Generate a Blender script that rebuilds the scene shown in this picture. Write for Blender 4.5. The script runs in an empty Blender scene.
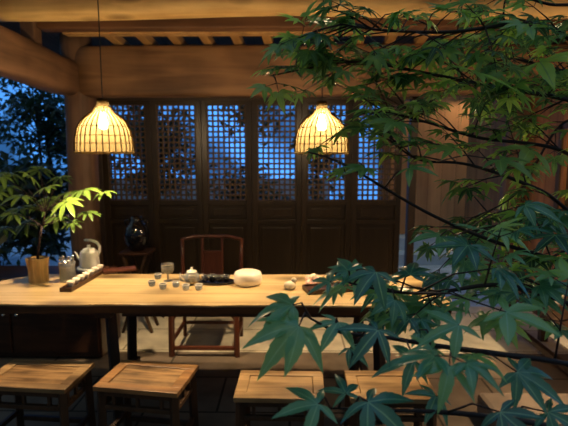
import bpy, math, random
from mathutils import Vector, Matrix, Quaternion

S = bpy.context.scene
COL = S.collection
PI = math.pi
R = math.radians

# ------------------------------------------------------------------ camera
F = 470.0
PITCH = math.atan(63.0 / F)
YAW = math.atan(6.0 / F)
H = 1.6
cd = bpy.data.cameras.new('camera')
cam = bpy.data.objects.new('camera', cd)
COL.objects.link(cam)
cam.location = (0, 0, H)
cam.rotation_euler = (PI / 2 - PITCH, 0, YAW)
cd.sensor_width = 36.0
cd.lens = F / 568.0 * 36.0
cd.clip_start = 0.02
cd.dof.use_dof = True
cd.dof.focus_distance = 1.05
cd.dof.aperture_fstop = 7.0
S.camera = cam
CM = cam.rotation_euler.to_matrix()

def ray(px, py):
    return CM @ Vector(((px - 284.0) / F, -(py - 213.0) / F, -1.0))
def at(px, py, Y):
    d = ray(px, py)
    return Vector((0, 0, H)) + d * (Y / d.y)
def on(px, py, z):
    d = ray(px, py)
    return Vector((0, 0, H)) + d * ((z - H) / d.z)

# ------------------------------------------------------------------ world: dusk sky, brightest beyond the doors
w = bpy.data.worlds.new('dusk_sky')
S.world = w
w.use_nodes = True
nt = w.node_tree
nt.nodes.clear()
tc = nt.nodes.new('ShaderNodeTexCoord')
sep = nt.nodes.new('ShaderNodeSeparateXYZ')
nt.links.new(tc.outputs['Generated'], sep.inputs[0])
rz = nt.nodes.new('ShaderNodeValToRGB')
rz.color_ramp.elements[0].position = 0.0
rz.color_ramp.elements[0].color = (0.10, 0.22, 0.40, 1)
rz.color_ramp.elements[1].position = 0.7
rz.color_ramp.elements[1].color = (0.62, 0.84, 0.90, 1)
nt.links.new(sep.outputs['Z'], rz.inputs[0])
ry = nt.nodes.new('ShaderNodeMapRange')
ry.inputs['From Min'].default_value = -0.3
ry.inputs['From Max'].default_value = 0.8
ry.inputs['To Min'].default_value = 0.20
ry.inputs['To Max'].default_value = 1.15
nt.links.new(sep.outputs['Y'], ry.inputs['Value'])
bg = nt.nodes.new('ShaderNodeBackground')
rb2 = nt.nodes.new('ShaderNodeMapRange')
rb2.inputs['From Min'].default_value = -0.05; rb2.inputs['From Max'].default_value = 0.45
nt.links.new(sep.outputs['Y'], rb2.inputs['Value'])
mxc = nt.nodes.new('ShaderNodeMix'); mxc.data_type = 'RGBA'
mxc.inputs['B'].default_value = (0.06, 0.25, 0.70, 1)
nt.links.new(rb2.outputs[0], mxc.inputs['Factor'])
nt.links.new(rz.outputs[0], mxc.inputs['A'])
nt.links.new(mxc.outputs['Result'], bg.inputs['Color'])
cn = nt.nodes.new('ShaderNodeTexNoise'); cn.inputs['Scale'].default_value = 7.0; cn.inputs['Detail'].default_value = 3
nt.links.new(tc.outputs['Generated'], cn.inputs['Vector'])
cr = nt.nodes.new('ShaderNodeMapRange')
cr.inputs['From Min'].default_value = 0.42; cr.inputs['From Max'].default_value = 0.62
cr.inputs['To Min'].default_value = 0.4; cr.inputs['To Max'].default_value = 2.0
nt.links.new(cn.outputs['Fac'], cr.inputs['Value'])
cm = nt.nodes.new('ShaderNodeMath'); cm.operation = 'MULTIPLY'
nt.links.new(cr.outputs[0], cm.inputs[0]); nt.links.new(ry.outputs[0], cm.inputs[1])
nt.links.new(cm.outputs[0], bg.inputs['Strength'])
wo = nt.nodes.new('ShaderNodeOutputWorld')
nt.links.new(bg.outputs[0], wo.inputs[0])

S.view_settings.view_transform = 'Standard'
S.view_settings.look = 'None'
S.view_settings.gamma = 1
S.view_settings.use_curve_mapping = False
S.view_settings.exposure = 0.0
BULB = 3100.0

# ------------------------------------------------------------------ materials
def new_mat(name):
    m = bpy.data.materials.new(name)
    m.use_nodes = True
    return m, m.node_tree, m.node_tree.nodes['Principled BSDF']

def plain(name, col, rough=0.5, metal=0.0, trans=0.0, emit=0.0, var=0.12, scale=25, spec=0.5, coat=0.0):
    m, t, b = new_mat(name)
    n = t.nodes.new('ShaderNodeTexNoise'); n.inputs['Scale'].default_value = scale; n.inputs['Detail'].default_value = 4
    c = t.nodes.new('ShaderNodeTexCoord'); t.links.new(c.outputs['Object'], n.inputs['Vector'])
    r = t.nodes.new('ShaderNodeValToRGB')
    r.color_ramp.elements[0].position = .3; r.color_ramp.elements[1].position = .7
    r.color_ramp.elements[0].color = tuple(x * (1 - var) for x in col) + (1,)
    r.color_ramp.elements[1].color = tuple(min(1, x * (1 + var)) for x in col) + (1,)
    t.links.new(n.outputs['Fac'], r.inputs[0]); t.links.new(r.outputs[0], b.inputs['Base Color'])
    b.inputs['Roughness'].default_value = rough
    b.inputs['Metallic'].default_value = metal
    b.inputs['Transmission Weight'].default_value = trans
    b.inputs['Specular IOR Level'].default_value = spec
    b.inputs['Coat Weight'].default_value = coat
    if emit:
        b.inputs['Emission Color'].default_value = tuple(col) + (1,)
        b.inputs['Emission Strength'].default_value = emit
    return m

def wood(name, light, dark, axis=0, scale=3.0, rough=0.5, knots=0.0, planks=None, bump=0.25, spec=0.4):
    m, t, b = new_mat(name)
    N = t.nodes.new; L = t.links.new
    c = N('ShaderNodeTexCoord')
    mp = N('ShaderNodeMapping')
    sc = [scale * 6] * 3; sc[axis] = scale * 0.55
    mp.inputs['Scale'].default_value = sc
    L(c.outputs['Object'], mp.inputs['Vector'])
    n = N('ShaderNodeTexNoise'); n.inputs['Scale'].default_value = 1.0; n.inputs['Detail'].default_value = 7
    n.inputs['Distortion'].default_value = 0.6
    L(mp.outputs[0], n.inputs['Vector'])
    n2 = N('ShaderNodeTexNoise'); n2.inputs['Scale'].default_value = scale * 0.9; n2.inputs['Detail'].default_value = 3
    L(c.outputs['Object'], n2.inputs['Vector'])
    mx = N('ShaderNodeMath'); mx.operation = 'MULTIPLY_ADD'; mx.inputs[1].default_value = 0.45
    L(n2.outputs['Fac'], mx.inputs[0])
    ml = N('ShaderNodeMath'); ml.operation = 'MULTIPLY'; ml.inputs[1].default_value = 0.55
    L(n.outputs['Fac'], ml.inputs[0]); L(ml.outputs[0], mx.inputs[2])
    r = N('ShaderNodeValToRGB')
    r.color_ramp.elements[0].position = .38; r.color_ramp.elements[1].position = .6
    r.color_ramp.elements[0].color = tuple(dark) + (1,)
    r.color_ramp.elements[1].color = tuple(light) + (1,)
    L(mx.outputs[0], r.inputs[0])
    out = r.outputs[0]
    if knots:
        mk = N('ShaderNodeMapping'); s3 = [5.5] * 3; s3[axis] = 2.6; mk.inputs['Scale'].default_value = s3
        L(c.outputs['Object'], mk.inputs['Vector'])
        v = N('ShaderNodeTexVoronoi'); v.inputs['Scale'].default_value = knots
        L(mk.outputs[0], v.inputs['Vector'])
        kr = N('ShaderNodeValToRGB')
        kr.color_ramp.elements[0].position = .12; kr.color_ramp.elements[0].color = (.12, .08, .05, 1)
        kr.color_ramp.elements[1].position = .34; kr.color_ramp.elements[1].color = (1, 1, 1, 1)
        L(v.outputs['Distance'], kr.inputs[0])
        mm = N('ShaderNodeMix'); mm.data_type = 'RGBA'; mm.blend_type = 'MULTIPLY'; mm.inputs['Factor'].default_value = .8
        L(out, mm.inputs['A']); L(kr.outputs[0], mm.inputs['B']); out = mm.outputs['Result']
    if planks:
        pa, pw = planks
        sp = N('ShaderNodeSeparateXYZ'); L(c.outputs['Object'], sp.inputs[0])
        d = N('ShaderNodeMath'); d.operation = 'DIVIDE'; d.inputs[1].default_value = pw; L(sp.outputs[pa], d.inputs[0])
        fr = N('ShaderNodeMath'); fr.operation = 'FRACT'; L(d.outputs[0], fr.inputs[0])
        pr = N('ShaderNodeValToRGB')
        pr.color_ramp.elements[0].position = 0; pr.color_ramp.elements[0].color = (.15, .1, .07, 1)
        pr.color_ramp.elements[1].position = .045; pr.color_ramp.elements[1].color = (1, 1, 1, 1)
        L(fr.outputs[0], pr.inputs[0])
        fl = N('ShaderNodeMath'); fl.operation = 'FLOOR'; L(d.outputs[0], fl.inputs[0])
        wn = N('ShaderNodeTexWhiteNoise'); wn.noise_dimensions = '1D'; L(fl.outputs[0], wn.inputs['W'])
        wr = N('ShaderNodeMapRange'); wr.inputs['To Min'].default_value = .75; wr.inputs['To Max'].default_value = 1.1
        L(wn.outputs['Value'], wr.inputs['Value'])
        mm = N('ShaderNodeMix'); mm.data_type = 'RGBA'; mm.blend_type = 'MULTIPLY'; mm.inputs['Factor'].default_value = 1
        L(out, mm.inputs['A']); L(pr.outputs[0], mm.inputs['B'])
        m2 = N('ShaderNodeMix'); m2.data_type = 'RGBA'; m2.blend_type = 'MULTIPLY'; m2.inputs['Factor'].default_value = 1
        L(mm.outputs['Result'], m2.inputs['A']); L(wr.outputs[0], m2.inputs['B']); out = m2.outputs['Result']
    L(out, b.inputs['Base Color'])
    b.inputs['Roughness'].default_value = rough
    b.inputs['Specular IOR Level'].default_value = spec
    bp = N('ShaderNodeBump'); bp.inputs['Strength'].default_value = bump; bp.inputs['Distance'].default_value = .004
    L(n.outputs['Fac'], bp.inputs['Height']); L(bp.outputs[0], b.inputs['Normal'])
    return m

def glass(name, col=(1, 1, 1), rough=0.02):
    m, t, b = new_mat(name)
    N = t.nodes.new
    g = N('ShaderNodeBsdfGlossy'); g.inputs['Roughness'].default_value = .05
    tr = N('ShaderNodeBsdfTransparent'); tr.inputs['Color'].default_value = tuple(col) + (1,)
    fr = N('ShaderNodeFresnel'); fr.inputs['IOR'].default_value = 1.8
    mx = N('ShaderNodeMixShader')
    t.links.new(fr.outputs[0], mx.inputs[0]); t.links.new(tr.outputs[0], mx.inputs[1]); t.links.new(g.outputs[0], mx.inputs[2])
    df = N('ShaderNodeBsdfDiffuse'); df.inputs['Color'].default_value = (.9, .9, .85, 1)
    m2 = N('ShaderNodeMixShader'); m2.inputs[0].default_value = .16  # pale diffuse share brightens the glass in place of reflections
    t.links.new(mx.outputs[0], m2.inputs[1]); t.links.new(df.outputs[0], m2.inputs[2])
    t.links.new(m2.outputs[0], t.nodes['Material Output'].inputs[0])
    return m

def leaf_mat(name, light, dark, vein, transl=0.3, rough=0.38, spec=0.5, tint=None):
    """leaf: tone varies per leaf (attribute), a thin paler midrib (attribute)"""
    m, t, b = new_mat(name)
    N = t.nodes.new; L = t.links.new
    a = N('ShaderNodeAttribute'); a.attribute_name = 'tone'
    r = N('ShaderNodeValToRGB')
    r.color_ramp.elements[0].color = tuple(dark) + (1,); r.color_ramp.elements[1].color = tuple(light) + (1,)
    if tint:
        e = r.color_ramp.elements.new(.35); e.color = tuple(tint) + (1,)
    L(a.outputs['Fac'], r.inputs[0])
    v = N('ShaderNodeAttribute'); v.attribute_name = 'rib'
    vr = N('ShaderNodeValToRGB'); vr.color_ramp.elements[0].position = .86; vr.color_ramp.elements[1].position = .98
    L(v.outputs['Fac'], vr.inputs[0])
    mm = N('ShaderNodeMix'); mm.data_type = 'RGBA'
    L(vr.outputs[0], mm.inputs['Factor']); L(r.outputs[0], mm.inputs['A']); mm.inputs['B'].default_value = tuple(vein) + (1,)
    L(mm.outputs['Result'], b.inputs['Base Color'])
    b.inputs['Roughness'].default_value = rough
    b.inputs['Specular IOR Level'].default_value = spec
    tr = N('ShaderNodeBsdfTranslucent')
    hs = N('ShaderNodeHueSaturation'); hs.inputs['Value'].default_value = 2.2; hs.inputs['Hue'].default_value = .485
    L(mm.outputs['Result'], hs.inputs['Color']); L(hs.outputs[0], tr.inputs['Color'])
    ms = N('ShaderNodeMixShader'); ms.inputs[0].default_value = transl
    L(b.outputs[0], ms.inputs[1]); L(tr.outputs[0], ms.inputs[2])
    L(ms.outputs[0], t.nodes['Material Output'].inputs[0])
    return m

M = {}
M['table'] = wood('table_wood', (.74, .55, .27), (.50, .34, .14), 0, 2.2, .42, knots=.7, planks=(1, .17))
M['table_edge'] = wood('table_edge_wood', (.10, .05, .02), (.04, .02, .01), 0, 4, .8)
M['table_leg'] = wood('table_leg_wood', (.045, .025, .014), (.02, .012, .007), 2, 4, .55)
M['log'] = wood('log_wood', (.78, .54, .22), (.50, .31, .11), 0, 2.6, .6, knots=1.0)
M['lintel'] = wood('lintel_wood', (.30, .165, .078), (.15, .078, .038), 0, 2.4, .6, knots=.25)
M['beam_y'] = wood('side_beam_wood', (.23, .125, .068), (.10, .054, .03), 1, 2.4, .6)
M['post'] = wood('post_wood', (.21, .12, .07), (.11, .06, .035), 2, 2.4, .6)
M['purlin'] = wood('purlin_wood', (.22, .105, .05), (.11, .052, .026), 0, 1.8, .6)
M['rafter'] = wood('rafter_wood', (.55, .33, .13), (.38, .21, .08), 1, 2.5, .6)
M['ceil'] = wood('ceiling_wood', (.12, .07, .04), (.06, .035, .02), 1, 2, .8, planks=(0, .18))
M['door'] = wood('door_wood', (.034, .022, .011), (.018, .012, .006), 2, 2.0, .34, bump=.12, spec=.4)
M['lattice'] = wood('lattice_wood', (.10, .062, .028), (.06, .036, .017), 2, 3.0, .5, bump=.1, spec=.25)
M['rose'] = wood('rosewood', (.11, .035, .018), (.05, .016, .008), 2, 3.0, .32, bump=.08)
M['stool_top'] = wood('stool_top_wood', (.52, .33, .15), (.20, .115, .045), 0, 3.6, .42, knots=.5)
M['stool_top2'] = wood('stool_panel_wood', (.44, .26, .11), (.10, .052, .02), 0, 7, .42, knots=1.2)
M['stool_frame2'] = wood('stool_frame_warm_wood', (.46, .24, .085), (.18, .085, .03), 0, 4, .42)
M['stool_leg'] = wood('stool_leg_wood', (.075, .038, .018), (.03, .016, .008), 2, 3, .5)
M['wallw'] = wood('wall_board_wood', (.50, .22, .08), (.28, .115, .04), 2, 1.8, .7, planks=(1, .24))
M['boardx'] = wood('back_board_wood', (.66, .34, .15), (.46, .22, .10), 2, 1.8, .7, planks=(0, .22))
M['bamboo'] = wood('split_bamboo', (.60, .40, .15), (.34, .19, .06), 2, 5, .5)
M['tray'] = wood('dark_tray_wood', (.07, .03, .015), (.035, .015, .008), 0, 5, .35)
M['twig'] = wood('maple_bark', (.050, .028, .024), (.022, .012, .012), 0, 6, .6)
M['trunk'] = wood('tree_bark', (.045, .035, .025), (.02, .015, .012), 2, 6, .9)
M['cord'] = plain('black_cord', (.008, .008, .008), .6)
M['white'] = plain('white_ceramic', (.80, .72, .58), .3, var=.04, coat=.3)
M['whitem'] = plain('white_plastic', (.86, .83, .76), .35, var=.03)
M['black'] = plain('black_glaze', (.006, .006, .008), .12, coat=.6)
M['steel'] = plain('brushed_steel', (.55, .53, .5), .22, metal=1.0, var=.1)
M['pink'] = plain('pale_pink_shell', (.80, .50, .40), .5, var=.25, scale=40)
M['cream'] = plain('cream_stone', (.80, .70, .50), .5, var=.1)
M['tea'] = plain('pale_tea', (.75, .50, .08), .15, trans=.2)
M['glass'] = glass('clear_glass', (.96, .97, .96))
M['soil'] = plain('dark_soil', (.02, .015, .01), .9, var=.5)
M['block'] = plain('beige_stone', (.26, .20, .15), .8, var=.15, scale=6)
M['plaster'] = plain('courtyard_plaster', (.30, .36, .44), .9, var=.12, scale=3)  # white plaster with the twilight blue put into its colour
M['plinth'] = plain('courtyard_stone', (.55, .68, .84), .85, var=.15, scale=6)  # stone tinted with the blue of the dusk light
M['jamb'] = plain('dark_jamb_wood', (.03, .017, .009), .5)
M['maple'] = leaf_mat('maple_leaf', (.26, .50, .12), (.025, .11, .08), (.22, .44, .22), .28, .30, .75, tint=(.065, .23, .14))
M['maple_up'] = leaf_mat('maple_leaf_upper', (.30, .52, .08), (.025, .08, .035), (.16, .34, .10), .42, .34, .6, tint=(.07, .19, .06))  # lime end of the colour stands in for warm lamplight on upper leaves
M['pot_leaf'] = leaf_mat('potted_plant_leaf', (.28, .46, .07), (.035, .075, .018), (.20, .32, .10), .3, .35)
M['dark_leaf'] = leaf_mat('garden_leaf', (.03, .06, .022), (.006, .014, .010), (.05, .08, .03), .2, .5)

# stone slabs
def slabs(name, c1, c2, mortar, bw, rh, rough=.85):
    m, t, b = new_mat(name)
    N = t.nodes.new; L = t.links.new
    c = N('ShaderNodeTexCoord')
    br = N('ShaderNodeTexBrick')
    br.inputs['Scale'].default_value = 1; br.inputs['Brick Width'].default_value = bw; br.inputs['Row Height'].default_value = rh
    br.inputs['Mortar Size'].default_value = .008
    br.inputs['Color1'].default_value = c1 + (1,); br.inputs['Color2'].default_value = c2 + (1,); br.inputs['Mortar'].default_value = mortar + (1,)
    L(c.outputs['Object'], br.inputs['Vector'])
    n = N('ShaderNodeTexNoise'); n.inputs['Scale'].default_value = 5; n.inputs['Detail'].default_value = 8
    L(c.outputs['Object'], n.inputs['Vector'])
    mr = N('ShaderNodeMapRange'); mr.inputs['From Min'].default_value = .3; mr.inputs['From Max'].default_value = .7
    mr.inputs['To Min'].default_value = .7; mr.inputs['To Max'].default_value = 1.15
    L(n.outputs['Fac'], mr.inputs['Value'])
    mm = N('ShaderNodeMix'); mm.data_type = 'RGBA'; mm.blend_type = 'MULTIPLY'; mm.inputs['Factor'].default_value = 1
    L(br.outputs['Color'], mm.inputs['A']); L(mr.outputs[0], mm.inputs['B'])
    L(mm.outputs['Result'], b.inputs['Base Color'])
    b.inputs['Roughness'].default_value = rough; b.inputs['Specular IOR Level'].default_value = .15
    bp = N('ShaderNodeBump'); bp.inputs['Strength'].default_value = .3; bp.inputs['Distance'].default_value = .01
    L(n.outputs['Fac'], bp.inputs['Height']); L(bp.outputs[0], b.inputs['Normal'])
    return m
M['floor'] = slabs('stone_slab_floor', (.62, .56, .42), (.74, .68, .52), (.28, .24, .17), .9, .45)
M['dark_slabs'] = slabs('dark_slab_floor', (.15, .115, .085), (.20, .155, .115), (.05, .04, .03), .9, .45)  # darker front slabs; part of the table's shadow is put into this colour
M['court'] = slabs('courtyard_paving', (.58, .74, .92), (.66, .80, .95), (.30, .40, .52), .8, .4, .7)  # blue of the dusk light put into the paving colour

# bamboo lamp shade (thin woven strips let light through)
def shade_mat(name, col, tr, open_):
    m, t, b = new_mat(name)
    N = t.nodes.new; L = t.links.new
    c = N('ShaderNodeTexCoord')
    mp = N('ShaderNodeMapping'); mp.inputs['Scale'].default_value = (60, 60, 260)
    L(c.outputs['Object'], mp.inputs['Vector'])
    n = N('ShaderNodeTexNoise'); n.inputs['Scale'].default_value = 1; n.inputs['Detail'].default_value = 3
    L(mp.outputs[0], n.inputs['Vector'])
    r = N('ShaderNodeValToRGB')
    r.color_ramp.elements[0].position = .35; r.color_ramp.elements[1].position = .65
    r.color_ramp.elements[0].color = (col[0] * .55, col[1] * .5, col[2] * .4, 1); r.color_ramp.elements[1].color = col + (1,)
    L(n.outputs['Fac'], r.inputs[0])
    d = N('ShaderNodeBsdfDiffuse'); L(r.outputs[0], d.inputs['Color'])
    tl = N('ShaderNodeBsdfTranslucent'); L(r.outputs[0], tl.inputs['Color'])
    ms = N('ShaderNodeMixShader'); ms.inputs[0].default_value = tr
    L(d.outputs[0], ms.inputs[1]); L(tl.outputs[0], ms.inputs[2])
    op = N('ShaderNodeBsdfTransparent'); m2 = N('ShaderNodeMixShader'); m2.inputs[0].default_value = open_
    L(ms.outputs[0], m2.inputs[1]); L(op.outputs[0], m2.inputs[2])
    L(m2.outputs[0], t.nodes['Material Output'].inputs[0])
    return m
M['shade'] = shade_mat('woven_bamboo_skin', (.10, .080, .040), .24, .20)
M['rim'] = shade_mat('bamboo_rim', (.38, .30, .15), .4, 0)
M['cane'] = shade_mat('bamboo_cane', (.05, .03, .010), .0, 0)
m, t, b = new_mat('glowing_bulb')
e = t.nodes.new('ShaderNodeEmission'); e.inputs['Color'].default_value = (1.0, .71, .40, 1); e.inputs['Strength'].default_value = BULB
t.links.new(e.outputs[0], t.nodes['Material Output'].inputs[0]); M['bulb'] = m
m = m.copy(); m.name = 'dim_bulb'; m.node_tree.nodes['Emission'].inputs['Strength'].default_value = 420; M['bulb2'] = m

# ------------------------------------------------------------------ mesh helpers
class MB:
    def __init__(s): s.v = []; s.f = []; s.at = {}
    def add(s, vs, fs):
        o = len(s.v); s.v += [tuple(x) for x in vs]; s.f += [tuple(i + o for i in q) for q in fs]
    def box(s, c, d, rot=None, taper=1.0):
        x, y, z = [k / 2 for k in d]; c = Vector(c)
        vs = []
        for sz in (-1, 1):
            k = taper if sz < 0 else 1
            for sx, sy in ((-1, -1), (1, -1), (1, 1), (-1, 1)):
                p = Vector((sx * x * k, sy * y * k, sz * z))
                if rot is not None: p = rot @ p
                vs.append(c + p)
        s.add(vs, [(3, 2, 1, 0), (4, 5, 6, 7), (0, 1, 5, 4), (1, 2, 6, 5), (2, 3, 7, 6), (3, 0, 4, 7)])
    def bar(s, a, b, w, h=None):
        a = Vector(a); b = Vector(b); d = b - a
        q = d.to_track_quat('Z', 'Y').to_matrix()
        s.box((a + b) / 2, (w, h or w, d.length), q)
    def tube(s, pts, rad, n=8, cap=True):
        pts = [Vector(p) for p in pts]
        if not hasattr(rad, '__len__'): rad = [rad] * len(pts)
        vs = []; fs = []
        up = None
        for i, p in enumerate(pts):
            a = pts[max(0, i - 1)]; b = pts[min(len(pts) - 1, i + 1)]
            d = (b - a)
            if d.length < 1e-9: d = Vector((0, 0, 1))
            d.normalize()
            if up is None:
                up = Vector((0, 0, 1)) if abs(d.z) < .9 else Vector((0, 1, 0))
            u = d.cross(up)
            if u.length < 1e-4: u = d.orthogonal()
            u.normalize(); v = u.cross(d).normalized(); up = v
            for k in range(n):
                t = 2 * PI * k / n
                vs.append(p + (u * math.cos(t) + v * math.sin(t)) * rad[i])
        for i in range(len(pts) - 1):
            for k in range(n):
                k2 = (k + 1) % n
                fs.append((i * n + k, i * n + k2, (i + 1) * n + k2, (i + 1) * n + k))
        if cap:
            fs.append(tuple(range(n))[::-1]); fs.append(tuple((len(pts) - 1) * n + k for k in range(n)))
        s.add(vs, fs)
    def lathe(s, prof, n=24, c=(0, 0, 0), sx=1, sy=1):
        vs = []; fs = []
        for r, z in prof:
            for k in range(n):
                t = 2 * PI * k / n
                vs.append((c[0] + r * math.cos(t) * sx, c[1] + r * math.sin(t) * sy, c[2] + z))
        for i in range(len(prof) - 1):
            for k in range(n):
                k2 = (k + 1) % n
                fs.append((i * n + k, i * n + k2, (i + 1) * n + k2, (i + 1) * n + k))
        s.add(vs, fs)
    def build(s, name, mat, parent=None, loc=None, rotz=0, smooth=False, bevel=0, sub=0):
        me = bpy.data.meshes.new(name)
        me.from_pydata(s.v, [], s.f); me.update()
        for an, vals in s.at.items():
            a = me.attributes.new(an, 'FLOAT', 'POINT'); a.data.foreach_set('value', vals)
        if smooth: me.polygons.foreach_set('use_smooth', [True] * len(me.polygons))
        me.materials.append(M[mat] if isinstance(mat, str) else mat)
        o = bpy.data.objects.new(name, me); COL.objects.link(o)
        if parent is not None: o.parent = parent
        if loc is not None: o.location = loc
        o.rotation_euler = (0, 0, rotz)
        if bevel:
            bv = o.modifiers.new('bevel', 'BEVEL'); bv.width = bevel; bv.segments = 2; bv.limit_method = 'ANGLE'
        if sub:
            sb = o.modifiers.new('sub', 'SUBSURF'); sb.levels = sub; sb.render_levels = sub
        return o

def tag(o, label=None, cat=None, group=None, kind=None):
    if label: o['label'] = label
    if cat: o['category'] = cat
    if group: o['group'] = group
    if kind: o['kind'] = kind
    return o
def thing(name, loc, label, cat, group=None, rotz=0):
    o = bpy.data.objects.new(name, None); COL.objects.link(o)
    o.location = loc; o.rotation_euler = (0, 0, rotz); o.empty_display_size = .05
    return tag(o, label, cat, group)
def copy_tree(o, parent=None, kids=None):
    if kids is None:
        kids = {}
        for q in bpy.data.objects: kids.setdefault(q.parent, []).append(q)
    c = o.copy(); COL.objects.link(c); c.parent = parent
    for ch in kids.get(o, []): copy_tree(ch, c, kids)
    return c
def struct(name, mb, mat, label, cat, **k):
    return tag(mb.build(name, mat, **k), label, cat, kind='structure')
def B(c, d, rot=None):
    b = MB(); b.box(c, d, rot); return b
def grid_beam(axis, a, b, cy, cz, hy, hz, wob, seed, n=24, rnd=8, power=.5):
    """hand-hewn beam along an axis, rounded section with slight unevenness"""
    rg = random.Random(seed); mb = MB(); vs = []; fs = []
    ph = [rg.uniform(0, 6.28) for _ in range(8)]
    for i in range(n + 1):
        t = i / n; x = a + (b - a) * t
        oy = wob * math.sin(t * 9 + ph[0]) + wob * .5 * math.sin(t * 23 + ph[1])
        oz = wob * math.sin(t * 7 + ph[2]) + wob * .5 * math.sin(t * 19 + ph[3])
        for k in range(rnd * 4):
            th = 2 * PI * k / (rnd * 4)
            c_, s_ = math.cos(th), math.sin(th)
            py = math.copysign(abs(c_) ** power, c_) * hy; pz = math.copysign(abs(s_) ** power, s_) * hz
            g = 1 + wob * .6 * math.sin(th * 3 + t * 11 + ph[4])
            p = (x, cy + oy + py * g, cz + oz + pz * g)
            if axis == 1: p = (cy + oy + py * g, x, cz + oz + pz * g)
            if axis == 2: p = (cy + oy + py * g, cz + oz + pz * g, x)
            vs.append(p)
    m_ = rnd * 4
    for i in range(n):
        for k in range(m_):
            k2 = (k + 1) % m_
            fs.append((i * m_ + k, i * m_ + k2, (i + 1) * m_ + k2, (i + 1) * m_ + k))
    fs.append(tuple(range(m_))[::-1]); fs.append(tuple(n * m_ + k for k in range(m_)))
    mb.add(vs, fs); return mb

# ------------------------------------------------------------------ structure
DY = 4.6   # door plane
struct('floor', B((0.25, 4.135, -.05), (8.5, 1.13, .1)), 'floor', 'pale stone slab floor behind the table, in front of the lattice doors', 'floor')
struct('floor_front', B((0.25, 1.635, -.05), (8.5, 3.87, .1)), 'dark_slabs', 'darker slab floor under the table and the stools, shade partly put into its colour', 'floor')
struct('floor_courtyard', B((0.0, 9.8, -.17), (24, 10.2, .1)), 'court', 'paved courtyard floor beyond the doors, dusk blue put into its colour', 'floor')
b = MB(); b.box((-8.1, 2.2, -.15), (8.2, 5.0, .1)); b.box((0, -4.4, -.15), (24.4, 8.2, .1))
struct('floor_garden', b, 'soil', 'dark garden ground left of the tea room', 'ground')
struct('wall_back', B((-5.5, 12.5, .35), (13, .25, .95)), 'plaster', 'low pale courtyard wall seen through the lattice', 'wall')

# corner post, jamb
struct('trim_1', grid_beam(2, 0, 2.60, -1.895, 4.3, .125, .125, .006, 3, power=.75), 'post', 'round brown wooden corner post at left of the doors', 'post', smooth=True)
# lintel
struct('trim_2', grid_beam(0, -1.9, 5.2, 4.3, 2.288, .11, .218, .006, 5, n=40, power=.28), 'lintel', 'wide orange-brown lintel beam above the lattice doors', 'beam', smooth=True)
# side beam
struct('trim_3', grid_beam(1, .8, 4.3, -1.93, 2.235, .11, .15, .012, 7, power=.5), 'beam_y', 'heavy brown side beam running to the left corner post', 'beam', smooth=True)
# strut, upper side beam
struct('trim_4', B((-1.93, 3.62, 2.50), (.11, .11, .30)), 'post', 'short upright strut on the left side beam', 'strut', bevel=.01)
struct('trim_5', grid_beam(1, 1.2, 3.57, -1.99, 2.60, .07, .075, .01, 9, power=.55), 'beam_y', 'slim upper side beam at top left', 'beam', smooth=True)
# purlin with pale board below
struct('trim_6', B((1.5, 3.66, 2.545), (6.75, .12, .11)), 'purlin', 'narrow red-brown purlin behind the pale log', 'beam', bevel=.012)
struct('trim_7', B((1.7, 3.78, 2.50), (6.9, .10, .035)), 'rafter', 'pale board along the underside of the purlin', 'board', bevel=.004)
# log
struct('trim_8', grid_beam(0, -1.97, 5.0, 3.22, 2.555, .10, .105, .014, 11, n=60, power=.8), 'log', 'pale knotted round log across the ceiling', 'beam', smooth=True)
for i in range(22):
    x = -1.50 + i * .262
    b = MB(); b.bar((x - .02, 3.86, 2.585), (x + .03, 4.78, 2.485), .075, .07)
    struct('trim_%d' % (9 + i), b, 'rafter', 'pale rafter end resting on the lintel above the doors', 'rafter', bevel=.006)['group'] = 'rafters above the lintel'
# ceiling boards (roof) sloping up away from the eave
b = MB()
rt = Matrix.Rotation(R(-9), 3, 'X')
b.box((1.0, 3.75, 2.87), (7.6, 4.2, .04), rt)
struct('ceiling', b, 'ceil', 'dark boarded ceiling above the beams', 'ceiling')

# door wall
b = MB()
b.box((.03 - .30, DY, 2.10), (3.18, .09, .055)); b.box((-.27, DY, .02), (3.18, .12, .06))
b.box((1.185, DY, 1.06), (.07, .09, 2.12)); b.box((-1.85, DY, 1.06), (.055, .09, 2.12))
struct('trim_40', b, 'jamb', 'dark frame around the row of lattice doors', 'door frame', bevel=.005)

def make_door(idx, label):
    root = bpy.data.objects.new('door_%d' % idx, None); COL.objects.link(root)
    tag(root, label, 'door', 'lattice doors behind the table', 'structure')
    W = .483; h = 2.03; z0 = .05
    b = MB()
    for s in (-1, 1): b.box((s * (W / 2 - .027), 0, z0 + h / 2), (.054, .05, h))
    b.box((W / 2, .028, z0 + h / 2), (.02, .010, h))
    for z, t in ((z0 + h - .025, .05), (1.085, .05), (.90, .045), (z0 + .05, .10)):
        b.box((0, 0, z), (W - .1, .046, t))
    b.build('frame', 'door', root, bevel=.004)
    b = MB()
    x0, x1, za, zb = -.183, .183, 1.11, 2.03
    nx, nz = 7, 18
    for i in range(nx + 1):
        x = x0 + (x1 - x0) * i / nx; b.box((x, -.004, (za + zb) / 2), (.017, .02, zb - za))
    for i in range(nz + 1):
        z = za + (zb - za) * i / nz; b.box((0, .003, z), (x1 - x0, .02, .017))
    b.build('lattice', 'lattice', root)
    b = MB(); b.box((0, .008, .992), (.385, .02, .14)); b.box((0, -.008, .992), (.29, .014, .075))
    b.build('upper_panel', 'door', root, bevel=.006)
    b = MB(); b.box((0, .008, .49), (.385, .02, .79)); b.box((0, -.006, .49), (.30, .012, .70))
    b.build('lower_panel', 'door', root, bevel=.006)
    return root
order = ['leftmost', 'second from the left', 'third from the left', 'fourth from the left', 'fifth from the left', 'rightmost']
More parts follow.
